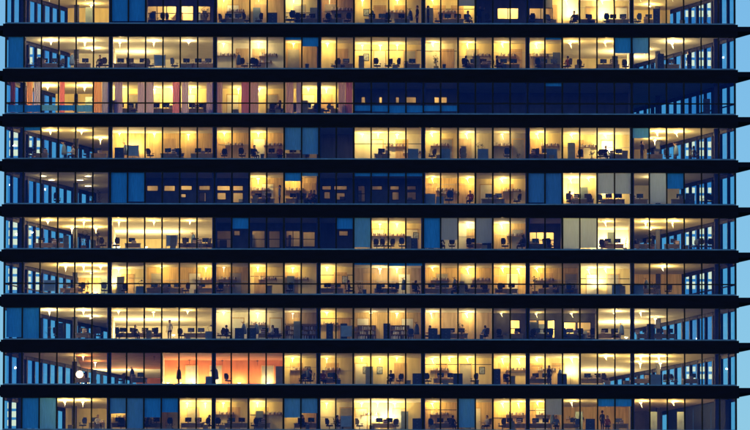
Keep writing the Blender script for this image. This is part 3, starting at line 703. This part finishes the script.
# small clutter
def make_stack():
    o = empty('paper_stack'); q = MB(); g = random.Random(4); z = 0
    for k in range(7):
        h = g.uniform(.02,.06); x, y = g.uniform(-.02,.02), g.uniform(-.02,.02); q.box(-.15+x,.15+x,-.11+y,.11+y,z,z+h-.002, g.choice((0,0,1,2))); z += h
    q.build('paper_sheaf', [PAPER, BOOKS, CABD], o); return o
def make_box():
    o = empty('storage_box'); MB().rbox(-.21,.21,-.16,.16,0,.3,.01).build('box_body', KRAFT, o)
    MB().rbox(-.22,.22,-.17,.17,.301,.36,.01).build('lid', KRAFT, o); return o
def make_coat():
    o = empty('coat_stand'); b = MB().lathe([(.22,0),(.22,.02),(.03,.04)],12).tube((0,0,.03),(0,0,1.75),.022)
    for k in range(5):
        a = k*1.257; b.tube((0,0,1.6),(.18*math.cos(a),.18*math.sin(a),1.75),.014)
    b.build('stand', WOOD, o)
    MB().lathe([(.2,.75),(.21,.9),(.17,1.3),(.12,1.5),(.03,1.6)],10,(.08,.03,0)).build('coat', BLU, o, True); return o
def make_bin():
    o = empty('waste_bin'); MB().lathe([(.12,0),(.16,.38),(.175,.39),(.15,.385),(.11,.03)],12).build('bin_body', GRY, o)
    MB().lathe([(.1,.3),(.13,.36),(.06,.43)],7).build('bag', PAPER, o); return o
def make_carton():
    o = empty('tall_locker'); MB().rbox(-.3,.3,-.22,.22,0,1.8,.01).build('locker_body', CAB, o)
    for k in (-1,1):
        q = MB().box(k*.145-.135,k*.145+.135,-.24,-.222,.08,1.75).build('locker_door', CAB, o); MB().box(k*.03-.01,k*.03+.01,-.255,-.241,.9,1.05).build('handle', STEEL, q)
    return o
KRAFT = mat('kraft_card', (.32,.2,.1), .8, 0, .15)
for q in [q for q in REG if q[2] == 'desk']:
    r, px, _, _, dk = q
    for k in range(2):
        if rnd.random() < .62:
            o = get('stack', make_stack); o.location = (dk.location.x + rnd.choice((-.48,.45,.1))+rnd.uniform(-.06,.06), dk.location.y-.14-.0*k, ZF[r]+.735); sc = rnd.uniform(.7,1.3); o.scale = (1,1,sc); o.rotation_euler = (0,0,rnd.uniform(-.5,.5))
            reg(o, r, px+k*.1, 'paper stack', 'untidy pile of papers', 'paper piles on desks'); 
            if k == 0: break
for r in range(10):
    for (a, b, dep, wl, wm) in ROOMS[r]:
        if wm == 'x' and r != 7: continue
        for k in range(max(1, (b-a)//2)):
            kind = rnd.choice(('box','box','coat','bin','lock','boxes','shelf'))
            px = MJ(a) + (MJ(b)-MJ(a))*(k+rnd.uniform(.1,.9))/max(1,(b-a)//2); dd = min(dep,4.5)
            if a == 0 and px < 60 or b == 42 and px > 690: continue
            if kind in ('box','boxes'):
                d0 = rnd.uniform(.55,.62); x0 = place(r, px, d0, .24)
                for n in range(1 if kind == 'box' else rnd.choice((2,3))):
                    o = get('box', make_box); o.location = (x0+rnd.uniform(-.02,.02), d0, ZF[r]+n*.362); o.rotation_euler = (0,0,rnd.uniform(-.15,.15)); reg(o, r, px, 'storage box', 'brown lidded box', 'card storage boxes')
            elif kind == 'coat': o = get('coat', make_coat); d0 = dd-.6; o.location = (place(r, px, d0, .3), d0, ZF[r]); reg(o, r, px, 'coat stand', 'coat stand holding dark coat', 'coat stands')
            elif kind == 'bin': o = get('bin', make_bin); d0 = .5; o.location = (place(r, px, d0, .2), d0, ZF[r]); reg(o, r, px, 'waste bin', 'grey waste bin', 'waste bins')
            elif kind == 'lock': o = get('lock', make_carton); d0 = dd-.35; o.location = (place(r, px, d0, .32), d0, ZF[r]); reg(o, r, px, 'locker', 'tall grey locker', 'lockers')
            elif dep < 8:
                o = get('S', make_wallshelf); o.location = (place(r, px, dep, .8), dep-.05, ZF[r]+rnd.choice((.95,1.25,1.5))); reg(o, r, px, 'shelf', 'wall shelf of binders', 'shelves on rear walls')
# the glowing globe lamp on the ninth storey
d = 2.4; o = empty('globe_lamp', (X(80.5,d), d, ZF[8]))
GLOBE = mat('globe_glow', (1,.8,.45), .5, emit=2.2, var=0)
pr = [(.02,.68)] + [(.3*math.sin(R(a)), .98-.3*math.cos(R(a))) for a in range(20,180,20)] + [(.02,1.28)]
MB().lathe(pr, 18).build('globe', GLOBE, o, True)
MB().lathe([(.16,0),(.16,.02),(.02,.04),(.015,.68)], 12).build('stand', GRY, o)
point('bulb', (0,-.38,1.2), 5, WARM['n'], .1, o)
reg(o, 8, 80, 'floor lamp', 'glowing globe floor lamp', 'globe lamps')
# coloured curtains on the third storey
CC = {'magenta': (.7,.28,.5), 'mauve': (.6,.5,.85), 'pink': (.8,.55,.7), 'orange': (.68,.36,.2), 'red': (.52,.16,.22), 'lilac': (.34,.34,.7)}
CM = {k: cloth_mat(k+'_curtain_cloth', c, .72) for k, c in CC.items()}
for px0, px1, c in ((9.5,14.5,'red'),(26,32,'orange'),(33,40,'lilac'),(59,64,'red'),(92.5,101,'orange'),(101.5,109,'lilac'),(114,122,'mauve'),(137,145,'mauve'),(145.5,153,'mauve'),(172,179,'magenta'),(181,188,'mauve'),(206,212.5,'mauve'),(215.5,222,'pink'),(241,249,'magenta'),(250,258,'pink'),(285.5,293,'pink'),(296,301,'mauve'),(338,345,'pink'),(345.5,352,'magenta')):
    m = MB(); n = 24; xa, xb = X(px0,.3), X(px1,.3); z0, z1 = ZF[2]+.02, ZC[2]-.03
    def yy(t): return .34 + .045*math.sin(t*2*math.pi*(xb-xa)/.13)
    for k in range(n):
        u, v = k/n, (k+1)/n
        m.quad((xa+(xb-xa)*u,yy(u),z0),(xa+(xb-xa)*v,yy(v),z0),(xa+(xb-xa)*v,yy(v),z1),(xa+(xb-xa)*u,yy(u),z1))
    o = m.build('curtain', CM[c]); reg(o, 2, (px0+px1)/2, 'curtain', c+' curtain', 'coloured curtains on one storey')
# labels
def storey(r): return 'the topmost storey' if r == 0 else 'the lowest storey' if r == 9 else ORD[r]+' storey from top'
byk = {}
for q in REG: byk.setdefault((q[0], q[2]), []).append(q)
for (r, cat), L in byk.items():
    L.sort(key=lambda q: q[4].matrix_basis.translation.x)
    for i, q in enumerate(L):
        wh = 'only '+cat if len(L) == 1 else ('leftmost '+cat if i == 0 else 'rightmost '+cat if i == len(L)-1 else ORD[i]+' '+cat+' from left')
        q[4]['label'] = f'{q[3]}, {wh} on {storey(r)}'

# ------------------------------------------------------------------ distant towers seen through the corner glazing
FAR = 1500.0
MIRR = mat('sky_mirror_facade', (.3,.55,.8), .12, .95, .05, .02)
LITW = mat('lit_far_window', (1,.52,.3), .5, emit=2.2, var=0)
def far_tower(px0, px1, ytop, lit, label):
    a, b = P(px0, ytop, FAR), P(px1, ytop, FAR)
    o = empty('distant_tower', ((a.x+b.x)/2, FAR, 0)); o['label'] = label; o['category'] = 'tower'
    w = (b.x-a.x)/2; MB().box(-w, w, 0, 22, 0, a.z).box(-w*.6, w*.6, 5, 16, a.z, a.z+4).build('facade', MIRR, o)
    n = 3
    for (y0, y1) in lit:
        k = max(1, round((y1-y0)/9.5)); st = (y1-y0)/k
        for i in range(k):
            zt, zb = P(px0, y0+i*st+1.2, FAR).z, P(px0, y0+(i+1)*st-1.6, FAR).z
            for c in range(n):
                xx0, xx1 = -w+2*w*(c+.1)/n, -w+2*w*(c+.9)/n
                MB().box(xx0, xx1, -.25, -.02, zb, zt).build('window', LITW, o)
far_tower(8.5, 46, 40, ((47,66),(131,158),(221,247),(268,292),(325,338),(402,428)), 'slim distant tower with lit floors seen through the left corner glazing')
far_tower(684, 717, -8, ((0,18),(50,67),(140,157),(186,202),(224,246),(270,290),(365,380)), 'slim distant tower with lit floors seen through the right corner glazing')
